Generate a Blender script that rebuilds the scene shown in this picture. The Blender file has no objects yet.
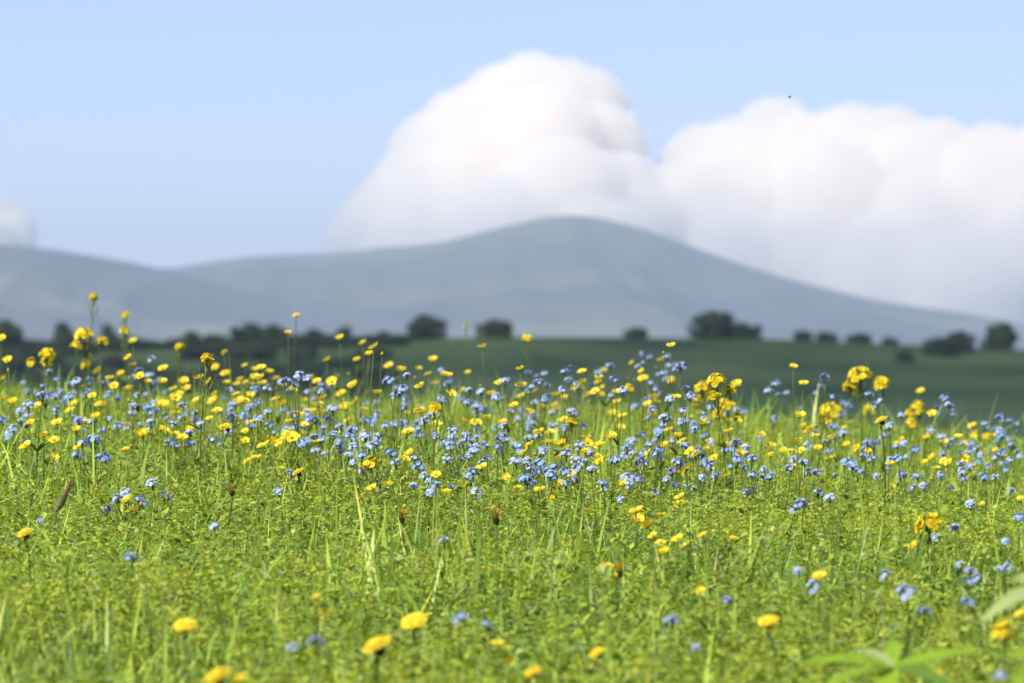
import bpy, math, random
import numpy as np
from mathutils import Vector, Matrix, noise

random.seed(11)
rng = np.random.default_rng(7)
R = math.radians
scene = bpy.context.scene
col = scene.collection

# ------------------------------------------------------------------ camera
CAM_Z = 0.42
LENS, SENSOR, W, H = 200.0, 36.0, 1024, 683
F = LENS / SENSOR * W                      # focal length in picture widths
cam_d = bpy.data.cameras.new('camera')
cam_d.lens, cam_d.sensor_width = LENS, SENSOR
cam_d.clip_start, cam_d.clip_end = 0.05, 200000.0
cam_d.dof.use_dof = True
cam_d.dof.focus_distance = 8.1
cam_d.dof.aperture_fstop = 14.5
cam = bpy.data.objects.new('camera', cam_d)
cam.location = (0, 0, CAM_Z)
cam.rotation_euler = (R(90), 0, 0)
col.objects.link(cam)
scene.camera = cam

# ------------------------------------------------------------------ light
SUN_EL, SUN_AZ = 46.0, 224.0               # azimuth clockwise from +Y (the view direction)
world = bpy.data.worlds.new('World')
scene.world = world
world.use_nodes = True
wn = world.node_tree
bg = wn.nodes['Background']
sky = wn.nodes.new('ShaderNodeTexSky')
sky.sky_type = 'NISHITA'
sky.sun_disc = False
sky.sun_elevation = R(SUN_EL)
sky.sun_rotation = R(SUN_AZ)
sky.altitude = 1800
sky.air_density = 0.62
sky.dust_density = 0.35
sky.ozone_density = 4.0
tone = wn.nodes.new('ShaderNodeVectorMath'); tone.operation = 'MULTIPLY'
tone.inputs[1].default_value = (1.07, 0.87, 0.85)
wn.links.new(sky.outputs[0], tone.inputs[0])
wn.links.new(tone.outputs[0], bg.inputs[0])
bg.inputs[1].default_value = 0.12
sun_d = bpy.data.lights.new('sun', 'SUN')
sun_d.energy = 5.0
sun_d.angle = R(0.5)
sun_d.color = (1.0, 0.925, 0.80)
sun = bpy.data.objects.new('sun', sun_d)
S = Vector((math.sin(R(SUN_AZ)) * math.cos(R(SUN_EL)), math.cos(R(SUN_AZ)) * math.cos(R(SUN_EL)), math.sin(R(SUN_EL))))
sun.rotation_euler = S.to_track_quat('Z', 'Y').to_euler()
col.objects.link(sun)
scene.view_settings.view_transform = 'Standard'
scene.view_settings.look = 'None'
scene.view_settings.gamma = 1
scene.view_settings.exposure = 0.64
scene.render.engine = 'CYCLES'
scene.cycles.volume_bounces = 32
scene.cycles.max_bounces = 36
scene.cycles.use_denoising = True
scene.cycles.diffuse_bounces = 4
scene.cycles.glossy_bounces = 3
scene.cycles.transmission_bounces = 6

# ------------------------------------------------------------------ helpers
def tag(o, label=None, cat=None, group=None, kind=None):
    for k, v in (('label', label), ('category', cat), ('group', group), ('kind', kind)):
        if v:
            o[k] = v
    return o

def empty(name, loc, rz=0.0, sc=1.0):
    o = bpy.data.objects.new(name, None)
    o.empty_display_size = 0.02
    o.location = loc
    o.rotation_euler = (0, 0, rz)
    o.scale = (sc, sc, sc)
    col.objects.link(o)
    return o

def make_mesh(name, verts, faces, tint=None, smooth=False, mats=(), mat_idx=None):
    m = bpy.data.meshes.new(name)
    m.from_pydata([tuple(v) for v in verts], [], faces)
    if tint is not None:
        a = m.color_attributes.new('tint', 'FLOAT_COLOR', 'POINT')
        t = np.ones((len(verts), 4), np.float32)
        t[:, :3] = np.asarray(tint, np.float32)
        a.data.foreach_set('color', t.ravel())
    for k in mats:
        m.materials.append(k)
    if mat_idx is not None:
        m.polygons.foreach_set('material_index', np.asarray(mat_idx, np.int32))
    if smooth:
        m.polygons.foreach_set('use_smooth', np.ones(len(m.polygons), bool))
    m.update()
    return m

def quad_mesh(name, verts, quads, tint, mat):
    """Big mesh of quads from arrays: verts (n,3), quads (m,4), tint (n,3)."""
    m = bpy.data.meshes.new(name)
    n, k = len(verts), len(quads)
    m.vertices.add(n)
    m.vertices.foreach_set('co', np.asarray(verts, np.float32).ravel())
    m.loops.add(k * 4)
    m.loops.foreach_set('vertex_index', np.asarray(quads, np.int32).ravel())
    m.polygons.add(k)
    m.polygons.foreach_set('loop_start', np.arange(0, k * 4, 4, dtype=np.int32))
    m.polygons.foreach_set('loop_total', np.full(k, 4, np.int32))
    a = m.color_attributes.new('tint', 'FLOAT_COLOR', 'POINT')
    t = np.ones((n, 4), np.float32)
    t[:, :3] = tint
    a.data.foreach_set('color', t.ravel())
    m.materials.append(mat)
    m.update(calc_edges=True)
    m.validate()
    return m

def put(name, mesh, parent=None):
    o = bpy.data.objects.new(name, mesh)
    col.objects.link(o)
    if parent:
        o.parent = parent
    return o

class MB:
    """Collects little shapes with a tint per vertex into one mesh."""
    def __init__(self):
        self.v, self.f, self.t = [], [], []
    def add(self, verts, faces, tint):
        b = len(self.v)
        self.v += [Vector(p) for p in verts]
        self.f += [tuple(b + i for i in q) for q in faces]
        self.t += [tint] * len(verts)
    def tube(self, pts, r0, r1, tint, sides=5):
        b, n = [], len(pts)
        for i, p in enumerate(pts):
            p = Vector(p)
            d = (Vector(pts[min(i + 1, n - 1)]) - Vector(pts[max(i - 1, 0)])).normalized()
            u = d.cross(Vector((0.3, 1, 0.1))).normalized()
            w = d.cross(u)
            r = r0 + (r1 - r0) * i / max(n - 1, 1)
            for k in range(sides):
                a = 2 * math.pi * k / sides
                b.append(p + u * (r * math.cos(a)) + w * (r * math.sin(a)))
        fs = [(i * sides + k, i * sides + (k + 1) % sides, (i + 1) * sides + (k + 1) % sides, (i + 1) * sides + k)
              for i in range(n - 1) for k in range(sides)]
        fs.append(tuple(range((n - 1) * sides, n * sides)))
        self.add(b, fs, tint)
    def strip(self, pts, widths, side, tint, fold=0.0):
        """A leaf or petal: a two-cell-wide strip along pts, `side` the direction across, folded along the midrib."""
        side = Vector(side).normalized()
        vs = []
        n = len(pts)
        for i, (p, w) in enumerate(zip(pts, widths)):
            p = Vector(p)
            d = (Vector(pts[min(i + 1, n - 1)]) - Vector(pts[max(i - 1, 0)])).normalized()
            up = side.cross(d).normalized()
            vs += [p - side * w + up * (fold * w), p, p + side * w + up * (fold * w)]
        fs = []
        for i in range(n - 1):
            fs += [(3 * i, 3 * i + 1, 3 * i + 4, 3 * i + 3), (3 * i + 1, 3 * i + 2, 3 * i + 5, 3 * i + 4)]
        self.add(vs, fs, tint)
    def ball(self, c, r, tint, squash=1.0, seg=6, rings=4):
        c = Vector(c)
        vs = [c + Vector((0, 0, r * squash))]
        for i in range(1, rings):
            a = math.pi * i / rings
            for k in range(seg):
                b = 2 * math.pi * k / seg
                vs.append(c + Vector((r * math.sin(a) * math.cos(b), r * math.sin(a) * math.sin(b), r * squash * math.cos(a))))
        vs.append(c - Vector((0, 0, r * squash)))
        fs = [(0, 1 + k, 1 + (k + 1) % seg) for k in range(seg)]
        for i in range(rings - 2):
            for k in range(seg):
                a, b = 1 + i * seg + k, 1 + i * seg + (k + 1) % seg
                fs.append((a, a + seg, b + seg, b))
        e, l = len(vs) - 1, 1 + (rings - 2) * seg
        fs += [(l + (k + 1) % seg, l + k, e) for k in range(seg)]
        self.add(vs, fs, tint)
    def xform(self, mat, start=0):
        for i in range(start, len(self.v)):
            self.v[i] = mat @ self.v[i]
    def mesh(self, name, mat, smooth=True):
        return make_mesh(name, self.v, self.f, self.t, smooth, [mat])

def jit(c, a=0.12):
    k = 1 + random.uniform(-a, a)
    return tuple(max(0.0, x * k * (1 + random.uniform(-a, a) * 0.4)) for x in c)

# ------------------------------------------------------------------ materials
def leafy(name, trans=0.35, rough=0.45, spec=0.35, mul=(1, 1, 1), tmul=(1.22, 1.12, 0.6)):
    m = bpy.data.materials.new(name)
    m.use_nodes = True
    nt = m.node_tree
    nt.nodes.clear()
    out = nt.nodes.new('ShaderNodeOutputMaterial')
    att = nt.nodes.new('ShaderNodeAttribute')
    att.attribute_name = 'tint'
    nz = nt.nodes.new('ShaderNodeTexNoise')
    nz.inputs['Scale'].default_value = 90
    ramp = nt.nodes.new('ShaderNodeMapRange')
    ramp.inputs['To Min'].default_value, ramp.inputs['To Max'].default_value = 0.75, 1.25
    tc = nt.nodes.new('ShaderNodeTexCoord')
    nt.links.new(tc.outputs['Object'], nz.inputs['Vector'])
    nt.links.new(nz.outputs['Fac'], ramp.inputs['Value'])
    vm = nt.nodes.new('ShaderNodeVectorMath'); vm.operation = 'SCALE'
    nt.links.new(att.outputs['Color'], vm.inputs[0])
    nt.links.new(ramp.outputs[0], vm.inputs['Scale'])
    p = nt.nodes.new('ShaderNodeBsdfPrincipled')
    p.inputs['Roughness'].default_value = rough
    p.inputs['Specular IOR Level'].default_value = spec
    nt.links.new(vm.outputs[0], p.inputs['Base Color'])
    t = nt.nodes.new('ShaderNodeBsdfTranslucent')
    v2 = nt.nodes.new('ShaderNodeVectorMath'); v2.operation = 'MULTIPLY'
    v2.inputs[1].default_value = tmul
    nt.links.new(vm.outputs[0], v2.inputs[0])
    nt.links.new(v2.outputs[0], t.inputs['Color'])
    mx = nt.nodes.new('ShaderNodeMixShader')
    mx.inputs[0].default_value = trans
    nt.links.new(p.outputs[0], mx.inputs[1])
    nt.links.new(t.outputs[0], mx.inputs[2])
    nt.links.new(mx.outputs[0], out.inputs['Surface'])
    return m

M_grass = leafy('grass_blade', 0.42, 0.42, 0.4)
M_leaf = leafy('plant_leaf', 0.35, 0.5, 0.35)
M_petal = leafy('petal', 0.42, 0.5, 0.25, tmul=(1.08, 1.08, 1.0))
M_crown = leafy('tree_leaf', 0.12, 0.6, 0.2)

def noisy(name, c1, c2, scale, c3=None, scale3=1.0, rough=0.9, detail=6, bump=0.0):
    m = bpy.data.materials.new(name)
    m.use_nodes = True
    nt = m.node_tree
    p = nt.nodes['Principled BSDF']
    p.inputs['Roughness'].default_value = rough
    p.inputs['Specular IOR Level'].default_value = 0.15
    tc = nt.nodes.new('ShaderNodeTexCoord')
    nz = nt.nodes.new('ShaderNodeTexNoise')
    nz.inputs['Scale'].default_value = scale
    nz.inputs['Detail'].default_value = detail
    nt.links.new(tc.outputs['Object'], nz.inputs['Vector'])
    cr = nt.nodes.new('ShaderNodeValToRGB')
    cr.color_ramp.elements[0].position, cr.color_ramp.elements[1].position = 0.38, 0.62
    cr.color_ramp.elements[0].color, cr.color_ramp.elements[1].color = (*c1, 1), (*c2, 1)
    nt.links.new(nz.outputs['Fac'], cr.inputs[0])
    last = cr.outputs[0]
    if c3:
        n3 = nt.nodes.new('ShaderNodeTexNoise')
        n3.inputs['Scale'].default_value = scale3
        n3.inputs['Detail'].default_value = 4
        nt.links.new(tc.outputs['Object'], n3.inputs['Vector'])
        r3 = nt.nodes.new('ShaderNodeMapRange')
        r3.inputs['From Min'].default_value, r3.inputs['From Max'].default_value = 0.5, 0.62
        nt.links.new(n3.outputs['Fac'], r3.inputs['Value'])
        mx = nt.nodes.new('ShaderNodeMix'); mx.data_type = 'RGBA'
        nt.links.new(r3.outputs[0], mx.inputs['Factor'])
        nt.links.new(last, mx.inputs['A'])
        mx.inputs['B'].default_value = (*c3, 1)
        last = mx.outputs['Result']
    nt.links.new(last, p.inputs['Base Color'])
    if bump:
        bp = nt.nodes.new('ShaderNodeBump')
        bp.inputs['Strength'].default_value = bump
        nt.links.new(nz.outputs['Fac'], bp.inputs['Height'])
        nt.links.new(bp.outputs[0], p.inputs['Normal'])
    return m

M_bark = noisy('bark', (0.05, 0.035, 0.025), (0.11, 0.085, 0.06), 4.0, bump=0.4)
M_mount = noisy('mountain_turf', (0.055, 0.06, 0.07), (0.085, 0.09, 0.09), 0.0011, (0.125, 0.14, 0.09), 0.0010)

# ------------------------------------------------------------------ ground
def sstep(a, b, x):
    t = np.clip((x - a) / (b - a), 0, 1)
    return t * t * (3 - 2 * t)

RIDGE_X = np.array([-600, -200, -82, -40, 0, 40, 82, 200, 600.0])
RIDGE_PY = np.array([338, 340, 345, 341, 337, 339, 350, 362, 380.0])
def ridge_z(x):
    return CAM_Z + (341.5 - np.interp(x, RIDGE_X, RIDGE_PY)) / F * 900.0

def ground_z(x, y):
    x, y = np.asarray(x, float), np.asarray(y, float)
    yy = np.clip(y, -20, 11.6)
    near = 0.03 + (yy - 4.5) * 0.0150 + np.clip(y - 11.6, 0, 3.0) * 0.005
    near = near - (np.clip(x, -6, 6) * 0.030 + np.clip(x - 0.25, 0, 3) * 0.055) * sstep(4, 11, y)
    near = near + 0.010 * np.sin(x * 2.3 + y * 0.9) + 0.008 * np.sin(y * 2.1 - x * 1.1) * sstep(3, 6, np.abs(y) + np.abs(x))
    drop = np.maximum(y - 14.2, 0)
    near = near - 0.13 * drop * drop / (drop + 3.0)
    valley = -34.0
    z = np.maximum(near, valley)
    up = sstep(430, 905, y)
    hill = valley + (ridge_z(x) - valley) * np.clip((y - 420) / 480.0, 0, 1) ** 1.25
    bumps = 1.6 * np.sin(x / 31.0 + y / 77.0) * np.sin(y / 53.0) * sstep(430, 600, y) * (1 - sstep(780, 890, y))
    hz = np.where(y > 900, ridge_z(x) - 14.0 * sstep(905, 2500, y), hill + bumps)
    z = np.where(y > 420, np.maximum(z, hz), z)
    return z

def build_ground():
    radii = np.concatenate([[0.05], np.geomspace(0.4, 3, 14), np.linspace(3.2, 16, 90), np.geomspace(16.5, 420, 40),
                            np.linspace(435, 1000, 90), np.geomspace(1050, 17000, 26)])
    ang = np.concatenate([np.linspace(-8.5, 8.5, 150), np.linspace(9, 40, 50), np.linspace(42, 318, 110), np.linspace(320, 351, 50)])
    a = np.radians(ang)
    na, nr = len(ang), len(radii)
    X = np.outer(radii, np.sin(a)); Y = np.outer(radii, np.cos(a))
    Z = ground_z(X, Y)
    verts = np.stack([X, Y, Z], -1).reshape(-1, 3)
    i, j = np.meshgrid(np.arange(nr - 1), np.arange(na), indexing='ij')
    j2 = (j + 1) % na
    quads = np.stack([i * na + j, i * na + j2, (i + 1) * na + j2, (i + 1) * na + j], -1).reshape(-1, 4)[:, ::-1]
    m = bpy.data.materials.new('ground_turf')
    m.use_nodes = True
    nt = m.node_tree
    p = nt.nodes['Principled BSDF']
    p.inputs['Roughness'].default_value = 0.95
    p.inputs['Specular IOR Level'].default_value = 0.1
    geo = nt.nodes.new('ShaderNodeNewGeometry')
    ln = nt.nodes.new('ShaderNodeVectorMath'); ln.operation = 'LENGTH'
    nt.links.new(geo.outputs['Position'], ln.inputs[0])
    far = nt.nodes.new('ShaderNodeMapRange')
    far.inputs['From Min'].default_value, far.inputs['From Max'].default_value = 14, 60
    nt.links.new(ln.outputs['Value'], far.inputs['Value'])
    def nramp(scale, stops, det=6):
        n = nt.nodes.new('ShaderNodeTexNoise')
        n.inputs['Scale'].default_value = scale
        n.inputs['Detail'].default_value = det
        nt.links.new(geo.outputs['Position'], n.inputs['Vector'])
        c = nt.nodes.new('ShaderNodeValToRGB')
        c.color_ramp.elements[0].position, c.color_ramp.elements[0].color = stops[0][0], (*stops[0][1], 1)
        c.color_ramp.elements[1].position, c.color_ramp.elements[1].color = stops[-1][0], (*stops[-1][1], 1)
        for s in stops[1:-1]:
            e = c.color_ramp.elements.new(s[0]); e.color = (*s[1], 1)
        nt.links.new(n.outputs['Fac'], c.inputs[0])
        return c.outputs[0]
    soil = nramp(25, [(0.35, (0.035, 0.05, 0.012)), (0.65, (0.07, 0.085, 0.02))])
    field = nramp(0.03, [(0.36, (0.03, 0.065, 0.028)), (0.46, (0.06, 0.11, 0.04)), (0.54, (0.075, 0.13, 0.045)), (0.64, (0.10, 0.15, 0.06))], 8)
    mx = nt.nodes.new('ShaderNodeMix'); mx.data_type = 'RGBA'
    nt.links.new(far.outputs[0], mx.inputs['Factor'])
    nt.links.new(soil, mx.inputs['A'])
    nt.links.new(field, mx.inputs['B'])
    nt.links.new(mx.outputs['Result'], p.inputs['Base Color'])
    me = quad_mesh('ground', verts, quads, np.full((len(verts), 3), 0.1), m)
    me.polygons.foreach_set('use_smooth', np.ones(len(me.polygons), bool))
    o = put('ground', me)
    tag(o, 'meadow ground running over its brow to a valley and a dark far hillside', kind='structure')
build_ground()

# ------------------------------------------------------------------ mountains
def mountain(name, pts, D, depth, label, seed):
    px = np.array([p[0] for p in pts], float)
    py = np.array([p[1] for p in pts], float)
    px_f = np.linspace(px.min(), px.max(), 420)
    base = np.interp(px_f, px, py)
    k = np.hanning(25); k /= k.sum()
    base = np.convolve(np.pad(base, 12, mode='edge'), k, mode='valid')
    xs = (px_f - 512) / F * D
    hs = (341.5 - base) / F * D
    t = np.concatenate([np.linspace(-1, 0, 90), np.linspace(0, 1, 40)[1:]])
    verts = []
    for ti in t:
        a = abs(ti)
        prof = (1 - a) ** 1.35 * (1 - 0.35 * math.sin(math.pi * a) * 0.5)
        for x, h in zip(xs, hs):
            n = noise.fractal(Vector((x * 0.0030 + seed + ti * 1.1, ti * 1.5, seed)), 1.0, 2.0, 6)
            n2 = 1 - abs(noise.noise(Vector((x * 0.0045 + seed * 2, ti * 1.1, 3.1)))) * 2
            z = -40 + (h + 40) * prof * (1 + (0.30 * n + 0.26 * n2) * min(1, a * 3)) + 4 * n
            verts.append((x * (1 - 0.10 * a * (ti < 0)) + 120 * n * a, D + ti * depth, z))
    nx = len(xs)
    i, j = np.meshgrid(np.arange(len(t) - 1), np.arange(nx - 1), indexing='ij')
    quads = np.stack([i * nx + j, i * nx + j + 1, (i + 1) * nx + j + 1, (i + 1) * nx + j], -1).reshape(-1, 4)
    me = quad_mesh(name, np.array(verts), quads, np.full((len(verts), 3), 0.1), M_mount)
    me.polygons.foreach_set('use_smooth', np.ones(len(me.polygons), bool))
    tag(put(name, me), label, kind='structure')

mountain('mountain', [(-500, 320), (-300, 300), (-100, 285), (100, 275), (150, 270), (190, 266), (240, 258), (300, 254), (345, 253), (390, 246), (430, 246), (470, 237), (510, 225),
         (545, 216), (575, 213), (615, 219), (655, 231), (700, 249), (740, 264), (790, 279), (850, 295), (900, 305), (950, 311), (1000, 320), (1060, 332), (1200, 330), (1500, 320)],
         12500, 4200, 'broad grey blue mountain with a rounded summit under the white clouds', 1.3)
mountain('mountain_ridge', [(-900, 250), (-500, 236), (-200, 232), (-60, 236), (0, 243), (50, 249), (100, 257), (150, 266), (200, 278), (250, 293), (300, 310), (340, 322), (390, 338), (450, 345)],
         10500, 3400, 'smooth hazy mountain shoulder sloping down in front of the rounded summit', 7.9)

# ------------------------------------------------------------------ haze
def build_haze():
    m = bpy.data.materials.new('haze')
    m.use_nodes = True
    nt = m.node_tree
    nt.nodes.clear()
    out = nt.nodes.new('ShaderNodeOutputMaterial')
    v = nt.nodes.new('ShaderNodeVolumePrincipled')
    v.inputs['Color'].default_value = (0.60, 0.74, 1.0, 1)
    v.inputs['Density'].default_value = 1 / 11800
    v.inputs['Anisotropy'].default_value = 0.1
    nt.links.new(v.outputs[0], out.inputs['Volume'])
    x, y0, y1, z0, z1 = 17500, -17500, 17500, -60, 330
    vs = [(-x, y0, z0), (x, y0, z0), (x, y1, z0), (-x, y1, z0), (-x, y0, z1), (x, y0, z1), (x, y1, z1), (-x, y1, z1)]
    fs = [(0, 3, 2, 1), (4, 5, 6, 7), (0, 1, 5, 4), (1, 2, 6, 5), (2, 3, 7, 6), (3, 0, 4, 7)]
    tag(put('haze', make_mesh('haze', vs, fs, mats=[m])), 'pale blue haze over the valley and mountains', kind='stuff')
build_haze()

# ------------------------------------------------------------------ clouds
def cloud_material(density):
    m = bpy.data.materials.new('cloud_vapour')
    m.use_nodes = True
    nt = m.node_tree
    nt.nodes.clear()
    out = nt.nodes.new('ShaderNodeOutputMaterial')
    v = nt.nodes.new('ShaderNodeVolumePrincipled')
    v.inputs['Color'].default_value = (0.998, 0.980, 0.958, 1)
    v.inputs['Density'].default_value = density
    v.inputs['Anisotropy'].default_value = 0.0
    nt.links.new(v.outputs[0], out.inputs['Volume'])
    return m

def cloud(name, balls, voxel, mat, label, seed, bump=0.22):
    """balls: (centre, radius) in metres; merged into one lumpy closed skin filled with vapour."""
    b = MB()
    for c, r in balls:
        b.ball(c, r, (1, 1, 1), 1.0, 20, 14)
    me = make_mesh(name + '_raw', b.v, b.f)
    o = bpy.data.objects.new(name, me)
    col.objects.link(o)
    rm = o.modifiers.new('remesh', 'REMESH')
    rm.mode = 'VOXEL'
    rm.voxel_size = voxel
    dg = bpy.context.evaluated_depsgraph_get()
    new = bpy.data.meshes.new_from_object(o.evaluated_get(dg))
    o.modifiers.clear()
    rmean = sum(r for _c, r in balls) / len(balls)
    n = len(new.vertices)
    co = np.empty(n * 3, np.float32); new.vertices.foreach_get('co', co); co = co.reshape(-1, 3)
    nn = np.empty(n * 3, np.float32); new.vertex_normals.foreach_get('vector', nn); nn = nn.reshape(-1, 3)
    out = co.copy()
    for i in range(n):
        p = Vector(co[i]) / rmean
        q = p + Vector((seed, seed * 2, 0))
        w = (1 - 2 * abs(noise.noise(q * 1.1))) * 0.3 + (1 - 2 * abs(noise.noise(q * 2.7))) * 0.36 + (1 - 2 * abs(noise.noise(q * 6))) * 0.26 + (1 - 2 * abs(noise.noise(q * 13))) * 0.12
        out[i] += nn[i] * (w * bump * rmean)
    new.vertices.foreach_set('co', out.ravel())
    new.materials.clear()
    new.materials.append(mat)
    new.update()
    o.data = new
    bpy.data.meshes.remove(me)
    tag(o, label, 'cloud')
    return o

CD = 42000.0
def cb(px, py, pr, dy=0.0):
    dy -= (py - 100) * 1.5
    D = CD + dy * CD / F
    return (Vector(((px - 512) / F * D, D, CAM_Z + (341.5 - py) / F * D)), pr / F * D)
M_cloud = cloud_material(0.0065)
M_shade_cloud = cloud_material(0.0036)
rc = random.Random(5)
mid = [(530, 96, 40), (500, 108, 40), (562, 105, 42), (590, 108, 36), (465, 132, 42), (432, 158, 42), (410, 190, 38), (385, 214, 34), (358, 232, 26), (338, 246, 17), (600, 150, 44), (540, 150, 62),
       (480, 190, 62), (560, 210, 70), (620, 195, 40), (640, 225, 40), (430, 230, 48), (500, 250, 70), (600, 260, 60), (400, 260, 40), (650, 190, 22)]
cloud('cumulus_cloud', [cb(x, y, r, rc.uniform(-0.4, 0.4) * r) for x, y, r in mid], 36, M_cloud, 'tall domed white cloud rising straight behind the rounded summit', 1.7)
rgt = [(678, 200, 34), (700, 165, 36), (735, 160, 38), (775, 135, 34), (800, 150, 36), (700, 220, 50), (760, 210, 60), (850, 150, 42), (830, 210, 70), (890, 155, 44), (940, 165, 42), (990, 168, 40),
       (900, 220, 75), (980, 230, 75), (1050, 180, 55), (1060, 250, 85), (880, 290, 70), (960, 300, 70), (800, 270, 60), (1130, 200, 60), (1150, 280, 80), (730, 260, 50), (1210, 250, 60), (665, 225, 28), (752, 175, 42), (742, 220, 45), (905, 185, 55), (918, 235, 60), (868, 190, 50), (825, 165, 36), (965, 195, 50), (1010, 210, 60), (790, 190, 50), (720, 195, 45)]
cloud('cumulus_cloud', [cb(x, y, r, 60 + rc.uniform(-0.4, 0.4) * r) for x, y, r in rgt], 38, M_cloud, 'wide low white cloud bank above the falling right slope of the mountain', 4.1)
lft = [(-40, 222, 42), (-4, 224, 26), (14, 231, 19), (-90, 235, 50), (-20, 248, 34), (10, 245, 24)]
cloud('cumulus_cloud', [cb(x, y, r, rc.uniform(-0.5, 0.5) * r) for x, y, r in lft], 36, cloud_material(0.013), 'small piece of white cloud cut by the left edge above the mountain shoulder', 8.3)
# an unseen cloud added overhead, placed to cast shade on the far hillside
sh = []
for i in range(70):
    tx, ty = rc.uniform(-330, 330), rc.uniform(520, 1250)
    p = Vector((tx, ty, -5)) + S * (1250 / S.z)
    sh.append((p + Vector((0, 0, rc.uniform(-20, 40))), rc.uniform(70, 110)))
cloud('cumulus_cloud', sh, 26, M_shade_cloud, 'broad flat unseen cloud added overhead to shade the hillside', 2.2, 0.15)

# ------------------------------------------------------------------ trees on the hillside
def leaf_cloud(b, lumps, n, size, cols):
    for _ in range(n):
        c, r = random.choice(lumps)
        d = Vector((random.gauss(0, 1), random.gauss(0, 1), random.gauss(0, 1))).normalized()
        p = Vector(c) + Vector((d.x * r[0], d.y * r[1], d.z * r[2])) * (random.uniform(0.35, 1.0) ** 0.5) * random.uniform(0.85, 1.12)
        u = (d + Vector((random.gauss(0, .8), random.gauss(0, .8), random.gauss(0, .8)))).normalized()
        v = u.orthogonal().normalized()
        w = u.cross(v)
        s = size * random.uniform(0.6, 1.3)
        b.add([p - v * s, p - w * s * 0.6, p + v * s, p + w * s * 0.6], [(0, 1, 2, 3)], jit(random.choice(cols), 0.25))

TREE_COLS = [(0.07, 0.115, 0.055), (0.105, 0.15, 0.065), (0.055, 0.10, 0.05)]
def tree_proto(kind):
    crown, trunk = MB(), MB()
    if kind == 'bush':
        lumps = []
        for _ in range(10):
            bx, by = random.uniform(-.5, .5), random.uniform(-.35, .35)
            top_z = .95 * math.sqrt(max(0.0, 1 - (bx / .75) ** 2)) * random.uniform(.8, 1.0)
            q = random.uniform(.2, .3)
            lumps.append(((bx, by, max(top_z - q, .1)), (q, q, q)))
            lumps.append(((bx, by, .12), (q, q, .28)))
        lumps += [((0, 0, .62), (.3, .3, .33)), ((0, 0, .3), (.45, .4, .35))]
        top = 0.4
    else:
        lumps = [((random.uniform(-.26, .26), random.uniform(-.26, .26), 0.42 + random.uniform(-.32, .27)), (0.25, 0.25, 0.26)) for _ in range(12)] + [((0, 0, .16), (.33, .33, .2))] + [((0, 0, .78), (.2, .2, .2)), ((0, 0, .45), (.28, .28, .25))]
        top = 0.6
    leaf_cloud(crown, lumps, 3000, 0.06, TREE_COLS)
    trunk.tube([(0, 0, -0.06), (0.01, 0, 0.12), (-.01, .01, 0.3), (0, 0, top)], 0.035, 0.012, (0.1, 0.1, 0.1), 7)
    for k in range(5):
        a = k * 1.3
        trunk.tube([(0, 0, .2 + .04 * k), (.12 * math.cos(a), .12 * math.sin(a), .36 + .04 * k), (.24 * math.cos(a), .24 * math.sin(a), .48 + .04 * k)], 0.014, 0.004, (0.1, 0.1, 0.1), 5)
    return crown.mesh('crown', M_crown, False), trunk.mesh('trunk', M_bark)

BUSH = [tree_proto('bush') for _ in range(3)]
TREE = [tree_proto('tree') for _ in range(3)]
landmarks = []          # (px, py, phrase) used to word the labels of the flowers
def tree_at(px, top, base, wpx, y, kind, label, cat, group=None):
    cm, tm = random.choice(BUSH if kind == 'bush' else TREE)
    x = (px - 512) / F * y
    z = float(ground_z(x, y))
    hgt = max((base - top) * 0.95 / F * y, 1.2)
    wid = wpx * 1.2 / F * y
    o = empty('shrub' if kind == 'bush' else 'tree', (x, y, z), random.uniform(0, 6.28))
    ws = wid / (1.35 if kind == 'bush' else 0.95)
    o.scale = (ws, ws, hgt / 0.97)
    tag(o, label, cat, group)
    put('crown', cm, o); put('trunk', tm, o)

G1 = 'trees and bushes along the hill crest'
tree_at(423, 313, 340, 44, 902, 'bush', 'round dark bush on the hill crest below the middle cloud, beside a smaller one', 'bush', G1)
tree_at(495, 320, 340, 36, 902, 'bush', 'smaller round dark bush on the hill crest under the rounded summit', 'bush', G1)
tree_at(636, 328, 340, 24, 903, 'bush', 'tiny dark bush alone on the hill crest before the long hump shaped bush', 'bush', G1)
tree_at(714, 309, 340, 46, 902, 'bush', 'tallest hump of dark bush on the hill crest with a tail beside it', 'bush', G1)
tree_at(742, 322, 341, 36, 903, 'bush', 'low dark bush joined as a tail to the tallest crest hump', 'bush', G1)
tree_at(804, 330, 342, 20, 904, 'bush', 'left bush of the close dark pair on the hill crest', 'bush', G1)
tree_at(826, 331, 342, 22, 904, 'bush', 'right bush of the close dark pair on the hill crest', 'bush', G1)
tree_at(859, 333, 344, 26, 904, 'bush', 'small flat bush next to the close pair on the hill crest', 'bush', G1)
tree_at(890, 341, 349, 16, 903, 'bush', 'faint low shrub on the hill crest before the wide bush with a pointed top', 'bush', G1)
tree_at(942, 340, 360, 46, 885, 'bush', 'wide dark bush below the hill crest with a pointed tree behind', 'bush', G1)
tree_at(961, 330, 352, 24, 892, 'tree', 'small pointed tree rising out of the wide dark bush', 'tree', G1)
tree_at(1003, 322, 351, 32, 898, 'tree', 'dark rounded tree at the right end of the hill crest', 'tree', G1)
tree_at(904, 352, 366, 18, 870, 'bush', 'isolated dark shrub partway down the green hillside', 'bush', G1)
G2 = 'trees of the dark wooded hillside'
tree_at(4, 313, 345, 36, 890, 'tree', 'dark tree crown at the left edge of the wooded hillside', 'tree', G2)
tree_at(62, 319, 348, 24, 890, 'tree', 'round dark crown standing up from the wood below the mountain shoulder', 'tree', G2)
tree_at(107, 322, 348, 18, 890, 'tree', 'narrow dark crown behind the tall branching mustard stalks', 'tree', G2)
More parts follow.
